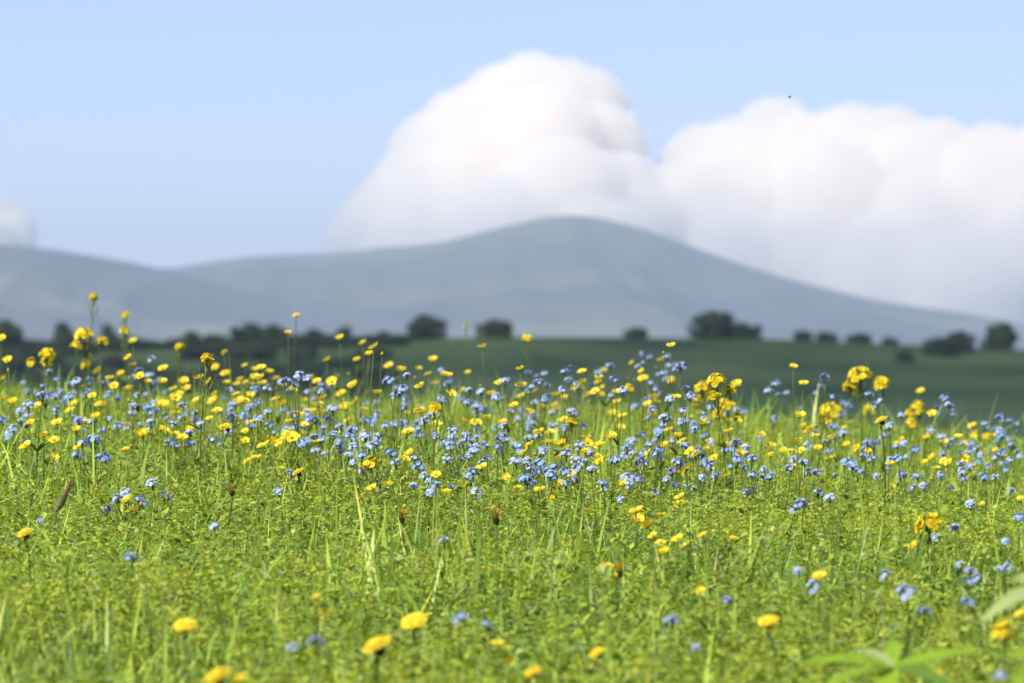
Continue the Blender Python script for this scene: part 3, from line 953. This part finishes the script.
NAMED = [
 ('mustard_plant', 84, 333, 'big domed mustard head high against the dark wood', 'the big domed mustard head', 1.0),
 ('thin_mustard', 94, 297, 'tallest mustard stalk, its small head rising over the mountain foot', 'the tallest mustard stalk', 1.1),
 ('thin_mustard', 126, 315, 'upper of two small blurred mustard heads beside the tallest stalk', 'the upper blurred mustard', 1.0),
 ('thin_mustard', 124, 331, 'lower of two small blurred mustard heads beside the tallest stalk', 'the lower blurred mustard', 1.15),
 ('mustard_plant', 48, 353, 'ragged mustard head with a dark spot, before the wood', 'the ragged dark spotted mustard', .85),
 ('thin_mustard', 180, 347, 'mustard with one neat round head on top of a lower loose one', 'the two-tiered mustard', 1.1),
 ('thin_mustard', 86, 364, 'faded mustard head right under the big domed one', 'the faded mustard', 1.1),
 ('thin_mustard', 207, 359, 'mustard head beside the bright buttercup pair near the wood clump', 'the mustard by the wood clump', 1.1),
 ('mustard_plant', 861, 374, 'biggest mustard head, high and bright against the green hillside', 'the biggest bright mustard', 1.3),
 ('mustard_plant', 830, 410, 'thick leaning mustard head below the biggest bright one', 'the thick leaning mustard', 1.35),
 ('mustard_plant', 869, 409, 'loose mustard head just under the biggest bright one', 'the loose low mustard', .8),
 ('mustard_plant', 917, 405, 'round mustard head beside a tall single forget-me-not by the hillside', 'the round hillside mustard', .8),
 ('thin_mustard', 911, 422, 'small mustard head close below the round hillside one', 'the small close mustard', 1.1),
 ('mustard_plant', 702, 387, 'first of three stepped mustard heads at the brow', 'the first stepped mustard', .9),
 ('mustard_plant', 716, 379, 'upper of three stepped mustard heads at the brow', 'the upper stepped mustard', .8),
 ('mustard_plant', 726, 404, 'lowest of three stepped mustard heads at the brow', 'the lowest stepped mustard', .85),
 ('thin_mustard', 698, 399, 'pale mustard head tucked under the stepped three', 'the pale tucked mustard', 1.1),
 ('mustard_plant', 527, 337, 'single mustard head tall on a bare stem before the dark hill', 'the tall bare-stemmed mustard', .62),
 ('thin_mustard', 577, 386, 'mustard head crowded by blue flowers under the summit', 'the crowded mustard', 1.2),
 ('thin_mustard', 434, 407, 'small dotted mustard head deep in the flower band', 'the dotted mustard', 1.0),
 ('mustard_plant', 926, 522, 'broad mustard head alone in the open grass, a blue flower under it', 'the broad lone mustard', .82),
 ('mustard_plant', 1003, 632, 'mustard near the broad leaves with one bloom hanging lower', 'the near low mustard', .62),
 ('mustard_plant', 371, 463, 'squat mustard head at the lower margin of the flower band', 'the squat mustard', .7),
 ('thin_mustard', 571, 423, 'thin mustard sprig in the middle of the blue flowers', 'the thin mustard sprig', 1.0),
 ('thin_mustard', 466, 325, 'tiny faded yellow head high over the dark hill', 'the tiny faded head', .6),
 ('thin_mustard', 629, 388, 'loose upright mustard spike beside the wide orange bloom', 'the loose upright mustard', .9),
 ('hawkbit', 296, 315, 'tall single yellow flower on a thick dark stem before the mountain', 'the tall dark-stemmed flower', .62),
 ('hawkbit', 414, 621, 'largest bright flat yellow hawkbit in the open lower grass', 'the largest hawkbit', 1.0),
 ('hawkbit', 377, 645, 'flat yellow hawkbit just below the largest one', 'the flat hawkbit', 1.05),
 ('hawkbit', 185, 625, 'flat yellow hawkbit alone in the lower left grass', 'the lone hawkbit', .8),
 ('hawkbit', 218, 676, 'yellow hawkbit at the very bottom edge of the grass', 'the bottom hawkbit', .85),
 ('hawkbit', 25, 533, 'tilted yellow hawkbit near a blue flower and a fat bud', 'the tilted hawkbit', .8),
 ('hawkbit', 298, 472, 'hawkbit tipped on a dark stem at the lower band margin', 'the tipped hawkbit', .75),
 ('hawkbit', 881, 420, 'plump flat yellow hawkbit under the biggest bright mustard', 'the plump hawkbit', .85),
 ('hawkbit', 643, 378, 'wide orange yellow bloom at the brow above blue flowers', 'the wide orange bloom', .9),
 ('hawkbit', 341, 393, 'wide flat yellow bloom in the band over dark blue flowers', 'the wide flat bloom', .85),
 ('hawkbit', 225, 373, 'wide golden bloom topping the crowd by the wood clump', 'the wide golden bloom', .9),
 ('hawkbit', 100, 404, 'golden bloom in a cluster under the faded mustard', 'the golden cluster bloom', .9),
 ('hawkbit', 768, 621, 'orange yellow hawkbit low in the open right grass', 'the low orange hawkbit', .75),
 ('hawkbit', 932, 675, 'yellow hawkbit behind the broad pale leaves at the bottom edge', 'the hawkbit behind the leaves', .7),
 ('hawkbit', 227, 427, 'wide golden bloom at the lower left of the band', 'the low golden bloom', .85),
 ('hawkbit', 926, 437, 'big yellow bloom beside dark blue flowers near the right margin', 'the big right bloom', .8),
 ('hawkbit', 725, 445, 'long flat yellow bloom under the stepped mustards', 'the long flat bloom', .8),
 ('withered_hawkbit', 402, 518, 'brown withered flower head in the open middle grass', 'the brown withered head', .9),
 ('withered_hawkbit', 496, 518, 'orange withered head with a dark base in the open grass', 'the orange withered head', 1.0),
 ('withered_hawkbit', 620, 571, 'brown and orange withered head beside a small yellow bloom', 'the brown and orange head', .9),
 ('withered_hawkbit', 232, 491, 'rusty withered head upright in the left grass', 'the rusty withered head', .9),
 ('hawkbit', 597, 653, 'small blurred orange hawkbit low in the middle grass', 'the blurred orange hawkbit', .6),
 ('hawkbit', 533, 672, 'dim orange hawkbit at the bottom middle of the grass', 'the dim orange hawkbit', .6),
 ('forget_me_not', 152, 358, 'single pale forget-me-not standing alone against the dark wood', 'the lone pale forget-me-not', 1.1),
 ('forget_me_not', 299, 374, 'dark blue dense forget-me-not head by the tall dark-stemmed flower', 'the dense dark forget-me-not', 1.1),
 ('forget_me_not', 214, 525, 'bright blue forget-me-not alone in the left open grass', 'the bright lone forget-me-not', .85),
 ('forget_me_not', 132, 556, 'sky blue flattened forget-me-not alone low in the left grass', 'the flattened forget-me-not', .85),
 ('forget_me_not', 41, 520, 'violet blue forget-me-not beside the tilted hawkbit', 'the violet forget-me-not', .7),
 ('forget_me_not', 126, 491, 'trio of forget-me-not heads with a yellow bloom among them', 'the forget-me-not trio', 1.0),
 ('forget_me_not', 152, 481, 'double forget-me-not head just above the trio', 'the double forget-me-not', 1.0),
 ('forget_me_not', 316, 640, 'blue forget-me-not next to a dark one near the bottom', 'the near blue forget-me-not', .75),
 ('forget_me_not', 292, 646, 'dark dull forget-me-not head near the bottom edge', 'the dark dull forget-me-not', .75),
 ('forget_me_not', 459, 616, 'dotted forget-me-not head right of the largest hawkbit', 'the dotted forget-me-not', .8),
 ('forget_me_not', 486, 623, 'small shiny forget-me-not below the dotted one', 'the small shiny forget-me-not', .5),
 ('forget_me_not', 729, 599, 'violet blue forget-me-not alone in the open middle right grass', 'the lone violet forget-me-not', .65),
 ('forget_me_not', 696, 646, 'tiny violet forget-me-not low in the grass', 'the tiny violet forget-me-not', .5),
 ('forget_me_not', 815, 584, 'forget-me-not with a flat cap and a yellow bloom behind', 'the flat-capped forget-me-not', .85),
 ('forget_me_not', 886, 573, 'forget-me-not beside a whitish dead leaf in the right grass', 'the forget-me-not by the dead leaf', .75),
 ('forget_me_not', 907, 590, 'tall oblong pale forget-me-not head in the right grass', 'the oblong forget-me-not', 1.1),
 ('forget_me_not', 925, 610, 'shaded small forget-me-not under the oblong one', 'the shaded forget-me-not', .75),
 ('forget_me_not', 1000, 674, 'blue forget-me-not at the bottom right by the broad leaves', 'the bottom forget-me-not', .65),
 ('forget_me_not', 936, 536, 'violet forget-me-not directly below the broad lone mustard', 'the violet one under the mustard', .8),
 ('forget_me_not', 803, 501, 'slanting violet forget-me-not in the grass under the brow', 'the slanting forget-me-not', 1.0),
 ('forget_me_not', 944, 397, 'tallest forget-me-not beside the round hillside mustard', 'the tallest forget-me-not', .9),
 ('forget_me_not', 825, 376, 'pale high forget-me-not left of the biggest bright mustard', 'the pale high forget-me-not', 1.05),
 ('forget_me_not', 680, 365, 'high upright forget-me-not before the dark hill at the brow', 'the high upright forget-me-not', 1.1),
 ('forget_me_not', 444, 539, 'small forget-me-not alone in the middle grass', 'the small middle forget-me-not', .7),
 ('forget_me_not', 279, 490, 'violet forget-me-not under the tipped hawkbit', 'the violet band forget-me-not', .9),
]
for k, x, y, lab, ph, s in NAMED:
    plant(k, x, y, lab, ph, s, 13.4 if lab.startswith(('tallest mustard', 'upper of two', 'lower of two', 'tiny faded')) else None)

BUTTER = '''133 342;98 371;121 374;133 365;140 377;225 353;245 366;255 370;255 378;240 380;215 368;8 361;2 339;2 379;3 398;92 396;74 404;70 411;37 406;57 423;43 436;13 402;215 394;208 382;199 378;184 382;
163 382;163 369;173 389;175 398;187 389;165 405;250 423;143 434;163 430;182 438;175 413;217 411;245 441;250 396;236 394;114 386;128 389;96 417;288 333;340 338;327 360;363 343;374 347;369 354;357 360;
482 347;468 373;433 360;419 369;401 370;446 375;435 383;500 383;491 394;261 368;269 372;260 378;276 379;283 386;317 382;332 382;353 386;345 405;355 401;321 398;313 411;299 415;294 389;406 413;377 393;
408 432;304 425;295 438;286 438;420 387;487 418;264 442;436 425;520 369;671 346;661 360;632 363;582 372;589 395;604 371;599 378;598 382;601 388;601 395;564 398;556 395;617 392;617 402;671 381;657 398;
622 416;737 385;717 396;737 421;723 417;669 430;678 436;610 436;586 437;599 445;548 442;539 433;550 433;529 445;524 452;585 452;571 458;562 444;690 452;714 458;709 449;741 452;535 391;521 386;542 407;
587 443;608 461;793 367;932 415;944 442;850 422;800 416;803 427;798 441;831 439;847 445;771 456;772 445;993 437;976 433;972 426;965 458;831 458;26 446;54 458;78 447;144 434;239 681;128 500;436 475;401 475;
372 488;262 446;292 438;507 478;482 467;316 598;497 644;410 454;466 485;636 511;638 520;653 536;678 539;703 535;732 539;680 497;680 504;607 566;701 592;570 474;539 490;623 484;740 454;611 437;599 446;586 452;
914 546;892 487;890 464;982 505;1021 500;925 463;819 577;1021 615;966 458;921 392;389 366'''
BLUE = '''139 369;159 379;23 383;28 391;43 386;56 395;56 407;43 394;71 383;77 379;89 389;90 378;110 392;75 417;27 414;20 410;108 418;103 429;94 437;133 404;137 394;147 394;155 402;147 406;151 420;173 422;184 404;
195 418;189 432;235 402;250 405;232 416;255 387;221 412;245 416;258 417;13 427;3 418;230 389;308 377;322 384;268 387;407 374;389 379;398 387;394 394;405 397;441 369;448 383;458 395;469 389;481 390;506 379;
485 407;512 410;377 402;377 412;333 407;298 412;307 411;284 408;261 417;365 420;403 421;424 419;421 406;403 408;351 433;365 434;378 435;323 427;330 417;341 426;436 435;453 429;467 434;477 436;500 436;506 438;
478 422;505 419;572 367;610 365;614 378;667 355;669 364;664 371;666 378;641 353;544 372;529 372;540 381;521 384;562 388;570 379;535 402;534 414;558 407;521 409;530 421;647 399;652 408;661 392;670 397;664 416;
683 409;685 421;694 422;705 417;711 406;685 444;657 449;632 440;643 459;614 458;678 460;528 437;520 444;527 459;565 450;576 458;585 460;579 444;751 458;565 427;690 395;698 452;731 447;540 461;821 386;776 382;
787 392;869 393;845 403;938 407;901 414;887 435;867 442;890 424;864 455;848 458;843 432;833 425;942 435;952 439;906 456;1000 416;1010 420;984 423;996 428;970 442;981 453;1010 458;1012 444;1020 455;803 461;
904 442;94 437;191 443;118 497;138 498;291 471;424 474;414 484;434 484;476 491;467 474;473 470;339 445;326 453;367 434;354 445;415 458;460 458;469 454;487 458;497 445;369 445;449 441;463 443;432 491;672 619;
616 458;640 460;644 464;638 478;603 482;604 488;566 482;672 470;667 478;680 463;747 491;753 457;530 469;532 482;541 463;621 498;686 445;658 449;764 468;591 468;716 474;631 440;695 452;794 507;960 563;970 569;
968 580;978 576;1000 568;1008 565;968 600;798 569;1005 540;955 526;818 491;830 497;877 475;912 486;923 484;1010 489;903 473;971 502;1020 515;970 465;981 454;1001 463;818 471;771 473;868 441;940 473'''
def pts(s):
    return [tuple(float(v) for v in p.split()) for p in s.replace('\n', '').split(';')]
for x, y in pts(BUTTER):
    plant('buttercup', x, y, size=random.uniform(.72, 1.0))
for x, y in pts(BLUE):
    plant('forget_me_not', x, y, size=random.uniform(.8, 1.1))
# the rest of the crowded band, between the ones picked out above, and a few just outside the frame
n_y, n_b = len(pts(BUTTER)), len(pts(BLUE))
for i in range(max(0, 250 - n_y)):
    px = random.uniform(0, 1024)
    plant('buttercup', px, random.gauss(np.interp(px, [0, 500, 1024], [410, 415, 448]), 18), size=random.uniform(.6, .9))
for i in range(max(0, 275 - n_b)):
    px = random.uniform(0, 1024)
    plant('forget_me_not', px, random.gauss(np.interp(px, [0, 500, 1024], [412, 425, 455]), 18), size=random.uniform(.75, 1.05))
for i in range(26):
    for k in ('buttercup', 'forget_me_not'):
        px = random.choice([random.uniform(-330, -20), random.uniform(1044, 1350)])
        plant(k, px, random.gauss(425, 22), size=random.uniform(.7, 1.0))

# words for the flowers that have no label of their own: where each stands beside one that has
DIRS = ['right of', 'below and right of', 'straight below', 'below and left of', 'left of', 'above and left of', 'straight above', 'above and right of']
WORD = {'buttercup': 'yellow buttercup', 'forget_me_not': 'blue forget-me-not'}
claim = {}
todo = [f for f in flowers if 'label' not in f[0]]
for o, k, x, y in todo:
    for lx, ly, ph in landmarks:
        dist = math.hypot(x - lx, y - ly)
        if 5 < dist < 60 and 0 <= x <= 1024:
            sec = int(((math.degrees(math.atan2(y - ly, x - lx)) + 22.5) % 360) // 45)
            claim.setdefault((k, ph, sec), []).append((dist, o.name, o))
pairs = sorted(((v[0][0], key, v[0][2]) for key, v in ((key, sorted(v, key=lambda q: q[:2])) for key, v in claim.items())), key=lambda q: q[0])
for dist, (k, ph, sec), o in pairs:
    if 'label' not in o:
        o['label'] = f'{WORD[k]} nearest {DIRS[sec]} {ph}'
for o, k, x, y in todo:
    if 'label' not in o:
        o['label'] = ('small yellow buttercup in the thick of the blue and yellow flower band' if k == 'buttercup'
                      else 'blue forget-me-not in the thick of the blue and yellow flower band')

# ------------------------------------------------------------------ other single things in the grass
def at(px, py, d):
    return Vector(((px - 512) / F * d, d, CAM_Z - (py - 341.5) / F * d))

def dry_stalk(x0, y0, x1, y1, d, label):
    """A bleached grass stalk leaning from its root (x0, y0) to its tip (x1, y1)."""
    a, b = at(x0, y0, d), at(x1, y1, d - .08)
    g = Vector((a.x - (b.x - a.x) * .25, a.y, float(ground_z(a.x, a.y))))
    o = empty('dry_grass_stalk', g)
    s, e = MB(), MB()
    mid_ = a.lerp(b, .5) + Vector((0, 0, .004))
    s.tube([p - g for p in (g, a, mid_, b)], .0009, .0006, (0.42, 0.36, 0.17))
    dirn = (b - mid_).normalized()
    for k in range(9):
        p = b - dirn * (.003 * k) - g
        q = Vector((random.gauss(0, 1), random.gauss(0, 1), random.gauss(0, 1))).normalized()
        e.strip([p, p + dirn * .004 + q * .001, p + dirn * .008 + q * .0015], [.0003, .0008, .0002], dirn.orthogonal(), jit((0.45, 0.36, 0.18), .2))
    put('stem', s.mesh('stem', M_leaf), o)
    put('spikelet', e.mesh('spikelet', M_leaf), o)
    tag(o, label, 'grass stalk', 'bleached stalks leaning in the grass')
dry_stalk(722, 568, 786, 525, 6.4, 'long bleached stalk slanting up towards the slanting forget-me-not')
dry_stalk(655, 570, 697, 546, 6.1, 'shorter bleached stalk slanting beside the long one')
dry_stalk(118, 478, 150, 462, 8.2, 'thin straw stalk slanting above the forget-me-not trio')
dry_stalk(552, 565, 556, 540, 6.3, 'upright pale stalk in the open middle grass')
dry_stalk(380, 475, 420, 448, 8.4, 'straw stalk slanting beside the squat mustard')
dry_stalk(480, 552, 492, 524, 6.5, 'short pale stalk below the orange withered head')
dry_stalk(205, 478, 208, 436, 8.8, 'pale upright stalk below the low golden bloom')

def fat_bud():
    tip, foot = at(69, 486, 7.3), at(56, 511, 7.3)
    g = Vector((foot.x - .012, foot.y, float(ground_z(foot.x, foot.y))))
    o = empty('flower_bud_stalk', g)
    s, b, t = MB(), MB(), MB()
    s.tube([p - g for p in (g, g + Vector((.002, 0, .05)), foot)], .0018, .0016, (0.11, 0.15, 0.04), 6)
    ax = tip - foot
    L = ax.length
    prof = [(0, .0022), (.12, .0048), (.35, .0062), (.6, .0048), (.82, .003), (1.0, .0022)]
    for i in range(len(prof) - 1):
        b.tube([foot + ax * prof[i][0] - g, foot + ax * prof[i + 1][0] - g], prof[i][1], prof[i + 1][1], [(0.20, 0.22, 0.06), (0.15, 0.18, 0.05), (0.13, 0.15, 0.05), (0.17, 0.13, 0.06), (0.24, 0.10, 0.06)][i], 8)
    for k in range(8):
        q = Vector((random.gauss(0, 1), random.gauss(0, 1), random.gauss(0, 1))) * .002
        t.tube([tip - g, tip + ax * .14 + q - g], .0008, .0003, (0.30, 0.12, 0.09), 4)
    put('stem', s.mesh('stem', M_leaf), o)
    put('bud', b.mesh('bud', M_leaf), o)
    put('tuft', t.mesh('tuft', M_leaf), o)
    tag(o, 'fat closed olive bud with a reddish brown tip leaning in the left grass', 'flower bud')
fat_bud()

def toothed_leaf(b, p0, p1, width, nrm, tint, teeth=7, droop=.0):
    """A lance shaped leaf with saw teeth from p0 to p1."""
    p0, p1 = Vector(p0), Vector(p1)
    ax = p1 - p0
    sd = ax.cross(Vector(nrm)).normalized()
    pts_, ws = [], []
    n = teeth * 2
    for i in range(n + 1):
        t = i / n
        w = width * math.sin(math.pi * (0.06 + .92 * t ** .8)) * (1.0 if i % 2 == 0 else .78) + .0004
        pts_.append(p0 + ax * t + Vector((0, 0, ax.length * droop * (t - t * t * 1.6))))
        ws.append(w)
    b.strip(pts_, ws, sd, tint, .22)

def broad_plant(d, centre, lobes, tint, label, base_dx=0.0):
    c = at(*centre, d)
    g = Vector((c.x + base_dx, d + .03, float(ground_z(c.x, d + .03))))
    o = empty('broad_leaved_plant', g)
    s = MB()
    s.tube([Vector((0, 0, 0)), (c - g) * .5 + Vector((0, .01, .01)), c - g], .003, .0018, (0.14, 0.2, 0.04), 6)
    put('stem', s.mesh('stem', M_leaf), o)
    for (tx, ty, dd, w, tn) in lobes:
        b = MB()
        toothed_leaf(b, c - g, at(tx, ty, d + dd) - g, w, (random.uniform(-.3, .3), -.45, 1), jit(tn or tint, .08), 7, random.uniform(.1, .25))
        put('leaf', b.mesh('leaf', M_leaf), o)
    tag(o, label, 'leafy plant')
LG, PG, MG = (0.25, 0.40, 0.03), (0.36, 0.44, 0.17), (0.12, 0.22, 0.03)
broad_plant(4.7, (893, 668), [(802, 655, -.02, .0095, LG), (815, 684, -.08, .010, LG), (850, 642, .06, .006, PG), (893, 634, .07, .008, LG), (930, 648, .07, .006, MG), (988, 644, .03, .007, LG), (958, 684, -.06, .009, MG), (880, 715, -.10, .010, LG)],
            LG, 'blurred pale green plant with pointed spreading leaves at the bottom edge', .01)
broad_plant(4.6, (1045, 588), [(980, 614, -.03, .008, PG), (990, 592, .04, .005, (0.38, 0.44, 0.22)), (984, 604, .02, .006, LG), (1075, 560, .05, .013, LG), (1090, 620, -.04, .013, LG), (1010, 572, .08, .011, PG)],
            PG, 'blurred whitish green leaves reaching in from the right edge', .02)
broad_plant(3.6, (1050, 668), [(1000, 648, .02, .012, LG), (1012, 690, -.04, .012, LG), (1090, 650, 0, .014, LG)], LG, 'green leaf tips entering at the bottom right corner', .02)

def insect():
    p = at(790, 97, 9.0)
    o = empty('flying_insect', p)
    b = MB()
    b.ball((0, 0, 0), .0016, (0.02, 0.02, 0.02), .7)
    b.ball((-.0022, 0, -.0003), .0013, (0.02, 0.02, 0.02), .8)
    b.ball((.0017, 0, .0002), .0009, (0.03, 0.03, 0.03), .9)
    put('body', b.mesh('body', M_bark), o)
    for s in (-1, 1):
        w = MB()
        w.strip([(0, s * .0008, .0008), (-.001, s * .002, .0018), (-.0015, s * .0036, .0026)], [.0004, .0010, .0003], (1, 0, 0), (0.12, 0.11, 0.10))
        put('wing', w.mesh('wing', M_leaf), o)
    tag(o, 'tiny dark insect flying in the air in front of the wide cloud bank', 'insect')
insect()
